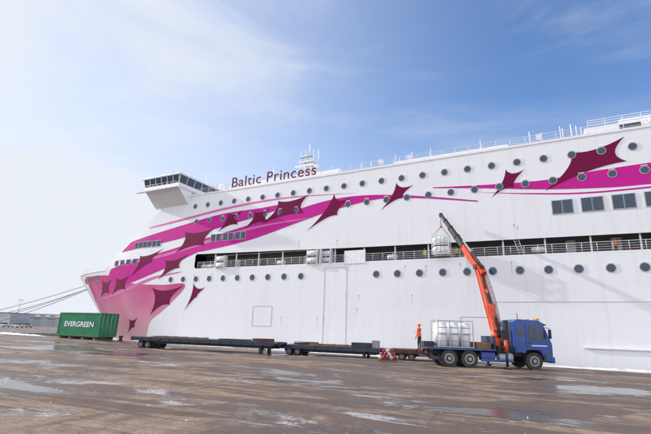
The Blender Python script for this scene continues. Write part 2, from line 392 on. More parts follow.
tc=bpy.data.curves.new('name_lettering','FONT'); tc.body='Baltic Princess'; tc.size=1.75; tc.extrude=0.03; tc.space_character=1.08; tc.materials.append(M['letter'])
tob=bpy.data.objects.new('name_lettering',tc); col.objects.link(tob)
rm=Matrix(((-D.x,0,-AW.x,0),(-D.y,0,-AW.y,0),(0,1,0,0),(0,0,0,1)))
bpy.context.view_layer.update(); wd=tob.dimensions.x
tob.matrix_world=Matrix.Translation(W(38.0,0.0,17.95))@rm@Matrix.Diagonal((11.4/wd,1,1,1))
adopt(tob,ship)
mb=MB()
for i in range(12): mb.tube(W(38-i*1.03,0.1,17.7),W(38-i*1.03,0.1,18.6),0.02,M['rail'],5)
mb.tube(W(38,0.1,18.0),W(26.6,0.1,18.0),0.02,M['rail'],5); mb.tube(W(38,0.1,18.5),W(26.6,0.1,18.5),0.018,M['rail'],5)
mb.obj('lettering_frame',ship)
# bridge with overhanging wing
mb=MB()
zf,zs,zw,zr=18.35,18.9,19.85,20.1
oL,oR=-2.0,19.4
sbox(mb,44.5,50.6,oL,oR,zf,zs,M['white'],0.04)
def slab(z0,z1,i0,i1,m):
    a=[(44.5+i0,oL+i0),(50.6-i0,oL+i0),(50.6-i0,oR-i0),(44.5+i0,oR-i0)]; b=[(44.5+i1,oL+i1),(50.6-i1,oL+i1),(50.6-i1,oR-i1),(44.5+i1,oR-i1)]
    lo=[W(s,o,z0) for s,o in a]; hi=[W(s,o,z1) for s,o in b]
    for i in range(4): mb.poly([lo[i],lo[(i+1)%4],hi[(i+1)%4],hi[i]],m)
slab(zs,zw,0.12,-0.12,M['glass'])
sbox(mb,44.2,50.9,oL-0.3,oR+0.3,zw,zr,M['white'],0.05)
for i in range(7):
    s=44.5+i*6.1/6; mb.beam(W(s,oL+0.08,zs),W(s,oL-0.16,zw),0.06,0.06,M['white'])
for i in range(18):
    o=oL+i*(oR-oL)/17; mb.beam(W(44.6,o,zs),W(44.36,o,zw),0.06,0.06,M['white'])
sa,sb=44.6,50.4
P=[(oL+0.1,zf),(0.3,zf),(0.3,16.5),(0.0,16.6)]
a=[W(sa,o,z) for o,z in P]; b=[W(sb,o+(w(sb,z) if o>-0.5 else 0),z) for o,z in P]
mb.poly(a,M['white']); mb.poly(b[::-1],M['white'])
for i in range(4): mb.poly([a[i],b[i],b[(i+1)%4],a[(i+1)%4]],M['white'])
sbox(mb,45.0,50.2,0.35,17,17.6,18.34,M['white'])
for i in range(9):
    s=44.6+i*0.8
    mb.tube(W(s,oL-0.35,18.3),W(s,oL-0.35,18.95),0.02,M['rail'],5)
mb.tube(W(44.6,oL-0.35,18.95),W(51.4,oL-0.35,18.95),0.025,M['rail'],5); mb.tube(W(44.6,oL-0.35,18.65),W(51.4,oL-0.35,18.65),0.018,M['rail'],5)
sbox(mb,44.4,51.6,oL-0.4,oL-0.001,18.2,18.32,M['white'])
mb.tube(W(46,4,zr),W(46,4,zr+2.0),0.05,M['white']); mb.sphere(W(45.2,6.5,zr+0.9),0.55,M['white']); mb.tube(W(45.2,6.5,zr),W(45.2,6.5,zr+0.6),0.15,M['white'])
mb.tube(W(48,0,zr),W(48,0,zr+1.3),0.03,M['dark']); mb.tube(W(47,2,zr),W(47,2,zr+1.0),0.03,M['dark'])
sbox(mb,46.4,47.8,1.2,1.4,zr+1.0,zr+1.15,M['white'])
for i in range(9): mb.tube(W(44.4,oL+i*1.2,zr),W(44.4,oL+i*1.2,zr+0.5),0.018,M['rail'],5)
mb.tube(W(44.4,oL,zr+.5),W(44.4,oL+9.6,zr+.5),0.018,M['rail'],5)
mb.obj('bridge',ship)
# radar mast
mb=MB()
ms,mo=32.6,8.7
sbox(mb,30.8,34.4,7,10.4,20.2,21.0,M['white'],0.05)
legs=[(-0.9,-0.8),(0.9,-0.8),(0.9,0.8),(-0.9,0.8)]
for i in range(6):
    z0=21+i*0.55; z1=z0+0.55; k0=1-i*0.12; k1=1-(i+1)*0.12
    for j in range(4):
        a=legs[j];b=legs[(j+1)%4]
        mb.tube(W(ms+a[0]*k0,mo+a[1]*k0,z0),W(ms+a[0]*k1,mo+a[1]*k1,z1),0.09,M['white'],6)
        mb.tube(W(ms+a[0]*k0,mo+a[1]*k0,z0),W(ms+b[0]*k1,mo+b[1]*k1,z1),0.04,M['white'],5)
        mb.tube(W(ms+a[0]*k1,mo+a[1]*k1,z1),W(ms+b[0]*k1,mo+b[1]*k1,z1),0.05,M['white'],5)
sbox(mb,ms-1.5,ms+1.5,mo-1,mo+1,22.1,22.2,M['white']); sbox(mb,ms-1.0,ms+1.3,mo-.8,mo+.8,23.4,23.5,M['white'])
mb.tube(W(ms,mo,24.3),W(ms,mo,26.2),0.07,M['white'],6)
sbox(mb,ms-1.4,ms+1.4,mo-1.2,mo-1.05,22.6,22.8,M['white']); mb.tube(W(ms,mo-1.1,22.2),W(ms,mo-1.1,22.6),0.1,M['white'])
sbox(mb,ms-0.9,ms+0.9,mo-0.9,mo-0.75,23.9,24.05,M['grey'])
for a in (-1.4,1.4,-0.7): mb.tube(W(ms+a,mo,22.2),W(ms+a,mo,24.2+abs(a)*0.6),0.04,M['white'],5)
mb.sphere(W(ms-1.3,mo-0.3,22.65),0.35,M['white'])
mb.tube(W(ms-1.3,mo,24.6),W(ms+1.3,mo,24.6),0.035,M['white'],5)
for a in (-1.3,-.6,.6,1.3): mb.tube(W(ms+a,mo,24.3),W(ms+a,mo,25.4),0.03,M['white'],5)
mb.tube(W(ms+3.5,mo-3,20.2),W(ms+3.5,mo-3,22.5),0.04,M['white'],5)
mb.obj('radar_mast',ship)

# ================================================================== GROUND / WATER / SKYLINE
def ground_mat():
    m=bpy.data.materials.new('quay_asphalt_wet'); m.use_nodes=True; nt=m.node_tree;N=nt.nodes;L=nt.links; b=N['Principled BSDF']
    g=N.new('ShaderNodeNewGeometry'); mp=N.new('ShaderNodeMapping'); mp.inputs['Rotation'].default_value=(0,0,-math.atan2(D.y,D.x)-0.1); L.new(g.outputs['Position'],mp.inputs[0])
    def noise(scale,detail=6,rough=0.55,stretch=None,dist=0.0):
        n=N.new('ShaderNodeTexNoise'); n.inputs['Scale'].default_value=scale; n.inputs['Detail'].default_value=detail; n.inputs['Roughness'].default_value=rough; n.inputs['Distortion'].default_value=dist
        v=mp.outputs[0]
        if stretch:
            q=N.new('ShaderNodeMapping'); q.inputs['Scale'].default_value=stretch; L.new(v,q.inputs[0]); v=q.outputs[0]
        L.new(v,n.inputs['Vector']); return n.outputs['Fac']
    def rng(v,a,b_,c=0,d_=1):
        r=N.new('ShaderNodeMapRange'); r.interpolation_type='SMOOTHSTEP'; r.inputs['From Min'].default_value=a; r.inputs['From Max'].default_value=b_; r.inputs['To Min'].default_value=c; r.inputs['To Max'].default_value=d_
        L.new(v,r.inputs['Value']); return r.outputs[0]
    def mix(f,a,b_):
        x=N.new('ShaderNodeMix'); x.data_type='RGBA'; L.new(f,x.inputs['Factor'])
        for k,v in (('A',a),('B',b_)):
            if isinstance(v,tuple): x.inputs[k].default_value=(*v,1)
            else: L.new(v,x.inputs[k])
        return x.outputs['Result']
    def math_(op,a,b_=None):
        x=N.new('ShaderNodeMath'); x.operation=op
        for i,v in enumerate((a,b_)):
            if v is None: continue
            if isinstance(v,(int,float)): x.inputs[i].default_value=v
            else: L.new(v,x.inputs[i])
        return x.outputs[0]
    grain=noise(60,3,0.75); gravel=noise(14,4,0.7); mid=noise(2.2,8,0.72); big=noise(0.20,10,0.70,(0.6,1.3,1),0.7)
    tracks=noise(1.0,8,0.68,(0.09,1.7,1),0.5); tracks2=noise(1.0,7,0.62,(1.4,0.12,1),0.3); snow=noise(0.55,10,0.78,(0.5,1.1,1),0.4); snowb=noise(0.07,4,0.6); pud=noise(0.19,9,0.64,(0.6,1.5,1),0.6)
    c=mix(rng(mid,0.33,0.68),(0.22,0.15,0.108),(0.40,0.305,0.235))
    wet=rng(big,0.45,0.52)
    c=mix(math_('MULTIPLY',wet,0.85),c,(0.085,0.055,0.04))
    c=mix(rng(tracks,0.53,0.58,0,0.6),c,(0.065,0.043,0.033))
    c=mix(rng(tracks2,0.58,0.64,0,0.45),c,(0.08,0.055,0.042))
    c=mix(rng(gravel,0.50,0.66,0,0.6),c,(0.11,0.075,0.056))
    c=mix(rng(grain,0.54,0.72,0,0.6),c,(0.50,0.41,0.34))
    puddle=rng(pud,0.555,0.578)
    c=mix(puddle,c,(0.045,0.032,0.025))
    sn=math_('MULTIPLY',rng(snow,0.54,0.60),rng(snowb,0.44,0.55))
    sn=math_('MULTIPLY',sn,rng(gravel,0.3,0.55,0.2,0.9))
    sn=math_('MULTIPLY',sn,math_('SUBTRACT',1.0,puddle))
    c=mix(sn,c,(0.64,0.62,0.62))
    L.new(c,b.inputs['Base Color'])
    r=math_('SUBTRACT',0.85,math_('MULTIPLY',wet,0.36)); r=math_('ADD',r,math_('MULTIPLY',math_('SUBTRACT',mid,0.5),0.6))
    r=math_('SUBTRACT',r,math_('MULTIPLY',puddle,0.40)); r=math_('MAXIMUM',r,0.07)
    L.new(r,b.inputs['Roughness'])
    sp=math_('ADD',math_('MULTIPLY',wet,0.2),math_('ADD',math_('MULTIPLY',puddle,0.3),0.2)); L.new(sp,b.inputs['Specular IOR Level'])
    bp=N.new('ShaderNodeBump'); bp.inputs['Strength'].default_value=0.9; bp.inputs['Distance'].default_value=0.035
    h=math_('ADD',math_('MULTIPLY',grain,0.4),math_('MULTIPLY',mid,0.8)); h=math_('ADD',h,math_('MULTIPLY',gravel,0.7))
    h=math_('MULTIPLY',h,math_('SUBTRACT',1.0,math_('MULTIPLY',puddle,0.92))); h=math_('ADD',h,math_('MULTIPLY',sn,1.2))
    L.new(h,bp.inputs['Height']); L.new(bp.outputs[0],b.inputs['Normal'])
    return m
GM=ground_mat()
mb=MB()
mb.poly([Q(-3000,-3000),Q(-3000,-0.5),Q(86,-0.5),Q(86,160),Q(3000,160),Q(3000,-3000)],GM)
mb.obj('ground')
mb=MB()
rot=Matrix(((D.x,AW.x,0,0),(D.y,AW.y,0,0),(0,0,1,0),(0,0,0,1)))
mb.mx=Matrix.Translation(A0)@rot
for i in range(42):
    mb.box((-120+i*5+0.01,-0.5,-3.5),(-115+i*5-0.01,0,0.02),M['concrete'],0.02)
mb.box((85.5,0.05,-3.5),(86.3,160,0.02),M['concrete'])
mb.obj('quay_edge')
wm=bpy.data.materials.new('sea_water'); wm.use_nodes=True; nt=wm.node_tree; b=nt.nodes['Principled BSDF']; b.inputs['Base Color'].default_value=(0.02,0.035,0.04,1); b.inputs['Roughness'].default_value=0.08
n=nt.nodes.new('ShaderNodeTexNoise'); n.inputs['Scale'].default_value=1.5; bp=nt.nodes.new('ShaderNodeBump'); bp.inputs['Strength'].default_value=0.4; bp.inputs['Distance'].default_value=0.2
g=nt.nodes.new('ShaderNodeNewGeometry'); nt.links.new(g.outputs['Position'],n.inputs['Vector']); nt.links.new(n.outputs['Fac'],bp.inputs['Height']); nt.links.new(bp.outputs[0],b.inputs['Normal'])
mb=MB(); mb.poly([Q(-3000,-1,-2),Q(3000,-1,-2),Q(3000,3000,-2),Q(-3000,3000,-2)],wm); mb.obj('water')
mb=MB()
for (s0,s1,h) in ((-9,7,0.16),(17,30,0.12),(34,47,0.15),(66,84,0.25)):
    n=int((s1-s0)/0.35); prev=None
    for i in range(n+1):
        s=s0+(s1-s0)*i/n; e=math.sin(math.pi*i/n)**0.4; hh=h*e*random.uniform(0.5,1.1); wd_=0.55*e*random.uniform(0.7,1.2)+0.05
        c=-0.75+random.uniform(-0.08,0.08)
        ring=[mb.bm.verts.new(Q(s,c-wd_,0.0)),mb.bm.verts.new(Q(s,c-wd_*0.5,hh*0.7)),mb.bm.verts.new(Q(s,c,hh)),mb.bm.verts.new(Q(s,c+wd_*0.5,hh*0.6)),mb.bm.verts.new(Q(s,c+wd_,0.0))]
        if prev:
            for j in range(4):
                f=mb.bm.faces.new((prev[j],ring[j],ring[j+1],prev[j+1])); f.material_index=mb.mi(M['snow']); f.smooth=True
        prev=ring
mb.obj('snow_bank')
# small lumps of ice and grit gathered in drifts on the quay
mb=MB()
for cl_i in range(30):
    y0=random.uniform(8,40); x0=random.uniform(-0.8,0.8)*y0
    for i in range(random.randint(3,14)):
        p=Vector((x0+random.gauss(0,1.6),y0+random.gauss(0,0.6),0)); 
        if (p-A0).dot(AW)>-1.5 or p.y<6: continue
        r_=random.uniform(0.005,0.022)
        rr=bmesh.ops.create_icosphere(mb.bm,subdivisions=1,radius=r_,matrix=Matrix.Translation(p+UP*r_*0.3)@Matrix.Rotation(random.random()*6,4,'Z')@Matrix.Diagonal((1.6,1,0.6,1)))
        mb._fin(rr['verts'],M['snow'] if random.random()<0.4 else M['concrete'])
mb.obj('ice_and_gravel_litter')
tm=mat('distant_conifers',(0.07,0.085,0.10),0.9,var=0.4,scale=0.05)
mb=MB(); prev=None
for i in range(900):
    a=math.radians(60+i*0.12); rr=900+60*math.sin(i*0.03); x=rr*math.cos(a); y=rr*math.sin(a)
    h=7+3*math.sin(i*0.05)+2*math.sin(i*0.17)+random.uniform(-1.5,2.5)
    p=(mb.bm.verts.new((x,y,-1)),mb.bm.verts.new((x,y,h)))
    if prev: 
        f=mb.bm.faces.new((prev[0],p[0],p[1],prev[1])); f.material_index=mb.mi(tm)
    prev=p
mb.obj('distant_treeline')
def warehouse(loc,ang,l,wd,h,m):
    r=root('warehouse',loc); mb=MB(Matrix.Translation(loc)@Matrix.Rotation(ang,4,'Z'))
    mb.box((0,0,0),(l,wd,h),m); mb.prism([(-0.3,h+0.02),(l+0.3,h+0.02),(l+0.3,h+0.35),(-0.3,h+0.35)],-0.3,wd+0.3,M['grey'])
    n=int(l/7)
    for i in range(n): mb.box((2+i*7,-0.06,0),(5.5+i*7,-0.002,3.6),M['grey']); mb.box((2+i*7,-0.05,h-1.3),(5.5+i*7,-0.001,h-0.6),M['glass'])
    mb.obj('walls_roof_doors',r)
warehouse(Vector((-215,215,0)),0.15,60,20,6,mat('cladding_pale',(0.5,0.5,0.5),0.6))
warehouse(Vector((-150,230,0)),0.1,36,16,4.5,mat('cladding_grey',(0.3,0.33,0.36),0.6))
warehouse(Vector((-260,330,0)),0.05,90,20,8,mat('cladding_white',(0.62,0.63,0.65),0.6))
# ================================================================== VEHICLES
def wheel(mb,x,y,r,wd,out_=-1,seg=28,rim=None):
    mb.tube((x,y-wd/2,r),(x,y+wd/2,r),r,M['rubber'],seg); yy=y+out_*wd/2
    mb.tube((x,yy,r),(x,yy+out_*0.012,r),r*0.60,rim or M['grey'],20)
    mb.tube((x,yy,r),(x,yy+out_*0.018,r),r*0.42,M['dark'],16)
    mb.tube((x,yy,r),(x,yy+out_*0.07,r),r*0.22,M['grey'],12)
def car(loc,ang,paint):
    r=root('parked_car',loc); mb=MB(Matrix.Translation(loc)@Matrix.Rotation(ang,4,'Z'))
    mb.prism([(-2.15,.3),(2.15,.3),(2.2,.65),(2.1,.85),(1.1,.95),(-1.9,.98),(-2.2,.8)],-.88,.88,paint,0.05)
    mb.prism([(-1.85,.97),(1.05,.94),(.35,1.45),(-1.3,1.47)],-.74,.74,M['glass'],0.04)
    mb.prism([(-1.35,1.44),(.4,1.42),(.3,1.5),(-1.25,1.52)],-.7,.7,paint,0.02)
    for x in (-1.35,1.35):
        wheel(mb,x,-.8,.32,.2,-1); wheel(mb,x,.8,.32,.2,1)
    mb.box((2.12,-.75,.6),(2.22,-.4,.75),M['frame']); mb.box((2.12,.4,.6),(2.22,.75,.75),M['frame']); mb.box((-2.22,-.8,.65),(-2.14,-.5,.85),M['lampr']); mb.box((-2.22,.5,.65),(-2.14,.8,.85),M['lampr'])
    mb.obj('body',r)
cp=[mat('car_paint_%d'%i,c,0.3,coat=0.5) for i,c in enumerate([(0.5,0.5,0.52),(0.25,0.26,0.28)])]
for i,(u,dep) in enumerate(((-0.705,150),(-0.655,158),(-0.675,146))):
    car(Vector((u*dep,dep,0)),random.choice([-0.5,-0.4,1.1]),cp[i%2])
def lamp(loc):
    r=root('lamp_mast',loc); mb=MB(Matrix.Translation(loc)); mb.tube((0,0,0),(0,0,14),.16,M['grey'],10,r2=.08)
    mb.tube((-1.2,0,14),(1.2,0,14),.06,M['grey'],6)
    for x in (-1.1,0,1.1): mb.box((x-.3,-.2,13.7),(x+.3,.2,13.95),M['grey'],.03)
    mb.obj('mast',r)
lamp(Vector((-170,250,0)))
# shipping container
cl=Q(60.6,-2.7)
r=root('shipping_container',cl)
CM=Matrix.Translation(cl)@Matrix(((-D.x,AW.x,0,0),(-D.y,AW.y,0,0),(0,0,1,0),(0,0,0,1)))
mb=MB(CM); L_,Wd,z0,z1=8.0,2.44,0.35,3.1
for x in (0,L_-0.15):
    for y in (0,Wd-0.15): mb.box((x,y,z0),(x+0.15,y+0.15,z1),M['green'])
for y in (0,Wd-0.12):
    for z in (z0,z1-0.12): mb.box((0.15,y,z),(L_-0.15,y+0.12,z+0.12),M['green'])
for x in (0,L_-0.12):
    for z in (z0,z1-0.12): mb.box((x,0.15,z),(x+0.12,Wd-0.15,z+0.12),M['green'])
def corr(mb,p0,p1,z0,z1,nrm,n,m,dp=0.04):
    p0=Vector(p0);p1=Vector(p1);nrm=Vector(nrm); pts=[]
    for i in range(n):
        for t,q in ((0.0,0),(0.3,1),(0.5,1),(0.8,0)): pts.append(p0+(p1-p0)*((i+t)/n)+nrm*dp*q)
    pts.append(p1)
    for i in range(len(pts)-1): mb.poly([(pts[i].x,pts[i].y,z0),(pts[i+1].x,pts[i+1].y,z0),(pts[i+1].x,pts[i+1].y,z1),(pts[i].x,pts[i].y,z1)],m)
corr(mb,(0.15,0.08,0),(L_-0.15,0.08,0),z0+0.12,z1-0.12,(0,-1,0),26,M['green'])
corr(mb,(0.15,Wd-0.08,0),(L_-0.15,Wd-0.08,0),z0+0.12,z1-0.12,(0,1,0),26,M['green'])
corr(mb,(0.08,0.15,0),(0.08,Wd-0.15,0),z0+0.12,z1-0.12,(-1,0,0),8,M['green'])
mb.box((0.05,0.05,z1-0.08),(L_-0.05,Wd-0.05,z1-0.03),M['green'])
mb.box((0.1,0.1,z0+.02),(L_-0.1,Wd-0.1,z0+0.1),M['dark'])
mb.box((L_-0.1,0.15,z0+0.12),(L_-0.05,Wd/2-0.01,z1-0.12),M['green']); mb.box((L_-0.1,Wd/2+0.01,z0+0.12),(L_-0.05,Wd-0.15,z1-0.12),M['green'])
for y in (0.4,0.95,1.5,2.05): mb.tube((L_-0.01,y,z0+0.1),(L_-0.01,y,z1-0.1),0.025,M['frame'],6)
mb.obj('box',r)
mb=MB(CM); 
mb.box((0.0,0.3,0.2),(L_,0.5,0.34),M['dark']); mb.box((0,1.9,0.2),(L_,2.1,0.34),M['dark'])
for x in (0.5,2.5,5,7.2): mb.box((x,0,0.0),(x+0.3,2.4,0.2),M['wood'])
mb.obj('bearers',r)
tc=bpy.data.curves.new('container_lettering','FONT'); tc.body='EVERGREEN'; tc.size=0.85; tc.extrude=0.006; tc.offset=0.012; tc.materials.append(M['white'])
t2=bpy.data.objects.new('container_lettering',tc); col.objects.link(t2); bpy.context.view_layer.update()
t2.matrix_world=CM@Matrix.Translation((1.2,0.02,1.45))@Matrix.Rotation(math.pi/2,4,'X')@Matrix.Diagonal((5.6/t2.dimensions.x,1,1,1)); adopt(t2,r)
def roll_trailer(p0,p1,deck=0.82,load=None,paint='dblue'):
    p0=Vector(p0);p1=Vector(p1);dd=(p1-p0).normalized(); l=(p1-p0).length; pm=M[paint]
    r=root('roll_trailer',p0); MX=Matrix.Translation(p0)@Matrix.Rotation(math.atan2(dd.y,dd.x),4,'Z'); mb=MB(MX)
    mb.box((0,0,deck-0.3),(l,0.12,deck),pm,0.01); mb.box((0,2.4,deck-0.3),(l,2.52,deck),pm,0.01)
    mb.box((0.0,0.125,deck-0.12),(l,2.395,deck-0.03),M['wood'])
    n=int(l/0.9)
    for i in range(n+1):
        x=min(i*l/n,l-0.1); mb.box((x,0.121,deck-0.28),(x+0.09,2.399,deck-0.125),M['dark'])
        mb.box((x,-0.04,deck-0.25),(x+0.14,-0.001,deck-0.05),M['dark'])
    mb.box((0.4,0.5,deck-0.5),(l-0.3,0.75,deck-0.301),M['dark']); mb.box((0.4,1.8,deck-0.5),(l-0.3,2.05,deck-0.301),M['dark'])
    for x in (0.9,1.6): 
        for y in (0.25,0.75,1.75,2.25): wheel(mb,x,y,0.26,0.22,-1,20)
    mb.box((l-1.3,0.3,0.0),(l-1.1,0.6,deck-0.3),M['dark']); mb.box((l-1.3,1.9,0.0),(l-1.1,2.2,deck-0.3),M['dark'])
    mb.prism([(l,deck-0.35),(l+0.5,deck-0.1),(l+0.5,deck),(l,deck)],0.9,1.6,pm,0.0)
    mb.obj('frame',r); 
    if load: load(MX,r,deck,l)
def junk(MX,r,deck,l):
    mb=MB(MX)
    for i in range(4): mb.box((l*0.3+i*1.1,0.5,deck),(l*0.3+i*1.1+0.8,1.6,deck+0.14),M['wood'])
    mb.box((l-2.2,0.4,deck+0.0),(l-0.8,1.8,deck+0.35),M['dark'],0.02); mb.box((l-0.7,0.8,deck),(l-0.2,1.5,deck+0.55),M['grey'],0.02)
    mb.tube((1,1,deck+0.12),(3.0,1.1,deck+0.12),0.12,M['dark'],10)
    mb.obj('deck_load',r)
def chains(MX,r,deck,l):
    mb=MB(MX); mb.box((l*0.62,0.4,deck),(l*0.62+2.2,1.9,deck+0.1),M['dark']); mb.box((l*0.85,0.4,deck),(l*0.85+1.2,1.9,deck+0.22),M['rust'])
    for i in range(5): mb.box((l*.15+i*1.0,.3,deck),(l*.15+i*1.0+.12,2.2,deck+.1),M['wood'])
    mb.obj('deck_load',r)
roll_trailer((-16.0,38.1,0),(-3.6,34.2,0),0.9,chains)
roll_trailer((-3.4,35.8,0),(4.3,33.4,0),0.75,junk)
roll_trailer((5.0,33.2,0),(10.6,31.8,0),0.78,None,'rust')
pl=Vector((3.9,30.9,0)); r=root('gas_cylinder_pallet',pl); mb=MB(Matrix.Translation(pl)@Matrix.Rotation(-0.2,4,'Z'))
for y in (0,0.45,0.9): mb.box((0,y,0),(1.3,y+0.1,0.1),M['wood'])
for i in range(7): mb.box((i*0.19,0,0.1),(i*0.19+0.14,1.0,0.13),M['wood'])
for row in range(3):
    for i in range(5-row):
        x=0.15+i*0.25+row*0.125; z=0.26+row*0.22; m=M['red'] if (i+row)%3 else M['white']
        mb.tube((x,-0.05,z),(x,0.85,z),0.115,m,14); mb.tube((x,-0.15,z),(x,-0.05,z),0.05,m,10,r2=0.1); mb.tube((x,-0.2,z),(x,-0.15,z),0.03,M['dark'],8)
mb.obj('pallet_and_cylinders',r)
# ------------------------------------------------------------------ crane truck
TL=Vector((6.45,27.5,0)); tr=root('crane_truck',TL); TM=Matrix.Translation(TL)@Matrix.Rotation(0.01,4,'Z')
mb=MB(TM)
mb.box((0.1,0.75,0.72),(7.5,0.9,0.96),M['dark']); mb.box((0.1,1.5,0.72),(7.5,1.65,0.96),M['dark'])
for x in (0.3,1.3,2.3,3.3,4.3): mb.box((x,0.1,0.9),(x+0.08,2.3,1.0),M['dark'])
mb.box((0,0,1.0),(4.25,2.4,1.12),M['dblue'],0.015)
mb.box((0,-0.015,1.02),(4.25,-0.002,1.1),M['blue'])
mb.box((4.2,0.05,1.12),(4.26,2.35,1.9),M['dblue'])
for x,ws in ((1.35,1),(2.6,1),(6.55,0)):
    for y,o in ((0.17,-1),(2.23,1)): wheel(mb,x,y,0.5,0.33,o)
    if ws:
        for y in (0.52,1.88): wheel(mb,x,y,0.5,0.3,-1)
for cx in (1.35,2.6,6.55):
    for i in range(8):
        a0=math.radians(15+i*18.75);a1=math.radians(15+(i+1)*18.75)
        for y0,y1 in ((0.0,0.36),(2.04,2.4)):
            R_=0.6; P=[(cx+R_*math.cos(a),y,0.5+R_*math.sin(a)*0.8) for a in (a0,a1) for y in (y0,y1)]
            mb.poly([P[0],P[1],P[3],P[2]],M['dark'])
mb.box((3.3,0.02,0.38),(5.3,0.08,0.5),M['blue'],0.01); mb.box((3.3,0.02,0.62),(4.4,0.08,0.74),M['blue'],0.01); mb.box((0.2,0.05,0.42),(0.7,0.45,0.6),M['dblue'])
mb.box((3.35,0.1,0.45),(4.2,0.6,0.92),M['blue'],0.03); mb.tube((4.45,0.35,0.65),(5.3,0.35,0.65),0.27,M['frame'],20)
mb.box((0.0,0.1,0.5),(0.06,2.3,0.62),M['dark']); mb.box((-0.02,0.15,0.75),(0.04,0.45,0.88),M['lampr']); mb.box((-0.02,1.95,0.75),(0.04,2.25,0.88),M['lampr'])
mb.obj('chassis',tr)
mb=MB(TM)
prof=[(5.45,0.95),(6.0,1.02),(6.15,1.15),(6.95,1.15),(7.1,0.9),(7.15,0.5),(7.62,0.5),(7.72,0.75),(7.74,1.5),(7.64,1.8),(7.25,2.75),(7.05,2.92),(5.7,2.97),(5.45,2.8)]
mb.prism(prof,0.02,2.38,M['blue'],0.04)
mb.obj('cab_shell',tr)
mb=MB(TM)
for y in (0.01,2.39):
    s_=-1 if y<1 else 1
    mb.prism([(6.25,1.75),(7.42,1.75),(7.08,2.6),(6.35,2.62)],y,y+0.012*s_,M['glass'])
    mb.prism([(6.12,1.2),(6.145,1.2),(6.145,2.75),(6.12,2.75)],y,y+0.008*s_,M['dark'])
    mb.prism([(5.6,1.95),(5.95,1.95),(5.95,2.45),(5.6,2.45)],y,y+0.01*s_,M['glass'])
    mb.box((6.25,y+0.02*s_,1.55),(6.45,y+0.05*s_,1.6),M['dark'])
    mb.prism([(6.45,1.38),(7.4,1.38),(7.4,1.44),(6.45,1.44)],y,y+0.006*s_,M['white'])
    mb.beam((7.35,y,2.5),(7.5,y+0.3*s_,2.45),0.03,0.03,M['dark']); mb.box((7.42,y+0.2*s_,1.85),(7.52,y+0.42*s_,2.4),M['dark'],0.02)
    mb.box((7.15,y-0.02*s_,0.5),(7.3,y+0.01*s_,0.9),M['dark'])
    for z in (0.55,0.8): mb.box((7.0,y+0.005*s_,z),(7.14,y+0.06*s_,z+0.04),M['dark'])
mb.poly([(7.655,0.2,1.82),(7.655,2.2,1.82),(7.31,2.12,2.68),(7.31,0.28,2.68)],M['glass'])
mb.box((7.742,0.35,0.85),(7.762,2.05,1.35),M['dark']); 
for i in range(4): mb.box((7.763,0.4,0.92+i*0.1),(7.777,2.0,0.95+i*0.1),M['frame'])
mb.box((7.6,0.0,0.42),(7.82,2.4,0.78),M['blue'],0.04)
for y in (0.2,1.85): mb.box((7.80,y,0.52),(7.835,y+0.35,0.7),M['frame'],0.01)
mb.box((7.0,0.3,2.95),(7.2,0.8,3.06),M['amber'],0.02); mb.box((7.0,1.6,2.95),(7.2,2.1,3.06),M['amber'],0.02); mb.tube((5.9,0.5,2.95),(5.9,0.5,3.35),0.02,M['dark'],6)
mb.prism([(7.25,2.72),(7.55,2.64),(7.57,2.68),(7.25,2.8)],0.2,2.2,M['dark'])
mb.box((5.05,0.5,1.0),(5.3,0.8,2.9),M['dark'],0.03)
mb.obj('cab_details',tr)
mb=MB()
bx,by=11.15,28.7
mb.box((bx-0.35,by-1.1,0.95),(bx+0.35,by+1.1,1.3),M['dark'],0.03)
mb.tube((bx,by,1.3),(bx,by,2.5),0.26,M['orange'],20); mb.box((bx-0.35,by-0.35,1.3),(bx+0.35,by+0.35,1.75),M['orange'],0.05)
mb.box((bx+0.15,by-0.6,1.4),(bx+0.6,by-0.2,2.3),M['dark'],0.03)
for y in (27.5-0.35,30.25):
    mb.box((bx-0.1,min(y,by),1.05),(bx+0.1,max(y,by),1.22),M['dark']); mb.tube((bx,y,0.15),(bx,y,1.4),0.08,M['dark'],12); mb.tube((bx,y,0.0),(bx,y,0.12),0.2,M['dark'],16)
    mb.tube((bx,y,1.0),(bx,y,1.7),0.11,M['orange'],12)
base=Vector((bx,by,2.4)); knee=Vector((11.1,31.0,6.7)); tip=Vector((10.05,36.5,12.1))
dirb=(knee-base).normalized(); 
mb.beam(base-dirb*0.25,knee+dirb*0.15,0.36,0.46,M['orange'],0.04,0.85)
mb.beam(base+dirb*0.3,base+dirb*1.6+Vector((0,-0.32,0.05)),0.3,0.36,M['orange'],0.04)
d2=(tip-knee).normalized(); side=Vector((1,0.2,0)).normalized()
st=knee-d2*0.9
LL=(tip-st).length
for i,(f0,f1,wd_,m) in enumerate(((0,0.42,0.36,M['orange']),(0.40,0.58,0.30,M['dark']),(0.56,0.74,0.25,M['dark']),(0.72,0.88,0.20,M['dark']),(0.86,1.0,0.15,M['dark']))):
    mb.beam(st+d2*LL*f0,st+d2*LL*f1,wd_,wd_*1.2,m,0.015)
    mb.beam(st+d2*(LL*f1-0.12),st+d2*(LL*f1+0.03),wd_+0.07,wd_*1.2+0.07,M['dark'])
up2=d2.cross(side).normalized()
if up2.z<0: up2=-up2
mb.tube(st+d2*0.3+up2*0.32,st+d2*LL*0.45+up2*0.32,0.06,M['frame'],10); mb.tube(st+d2*0.3+up2*0.32,st+d2*LL*0.27+up2*0.32,0.09,M['dark'],10)
mb.tube(st+d2*LL*0.1-up2*0.3,st+d2*LL*0.75-up2*0.28,0.05,M['dark'],8)
mb.tube(base+Vector((0.1,-0.45,-0.5)),base+dirb*2.6+Vector((0.05,-0.28,0.0)),0.1,M['dark'],12); mb.tube(base+dirb*2.4+Vector((0.05,-0.3,0)),base+dirb*3.3+Vector((0.03,-0.1,0)),0.05,M['frame'],10)
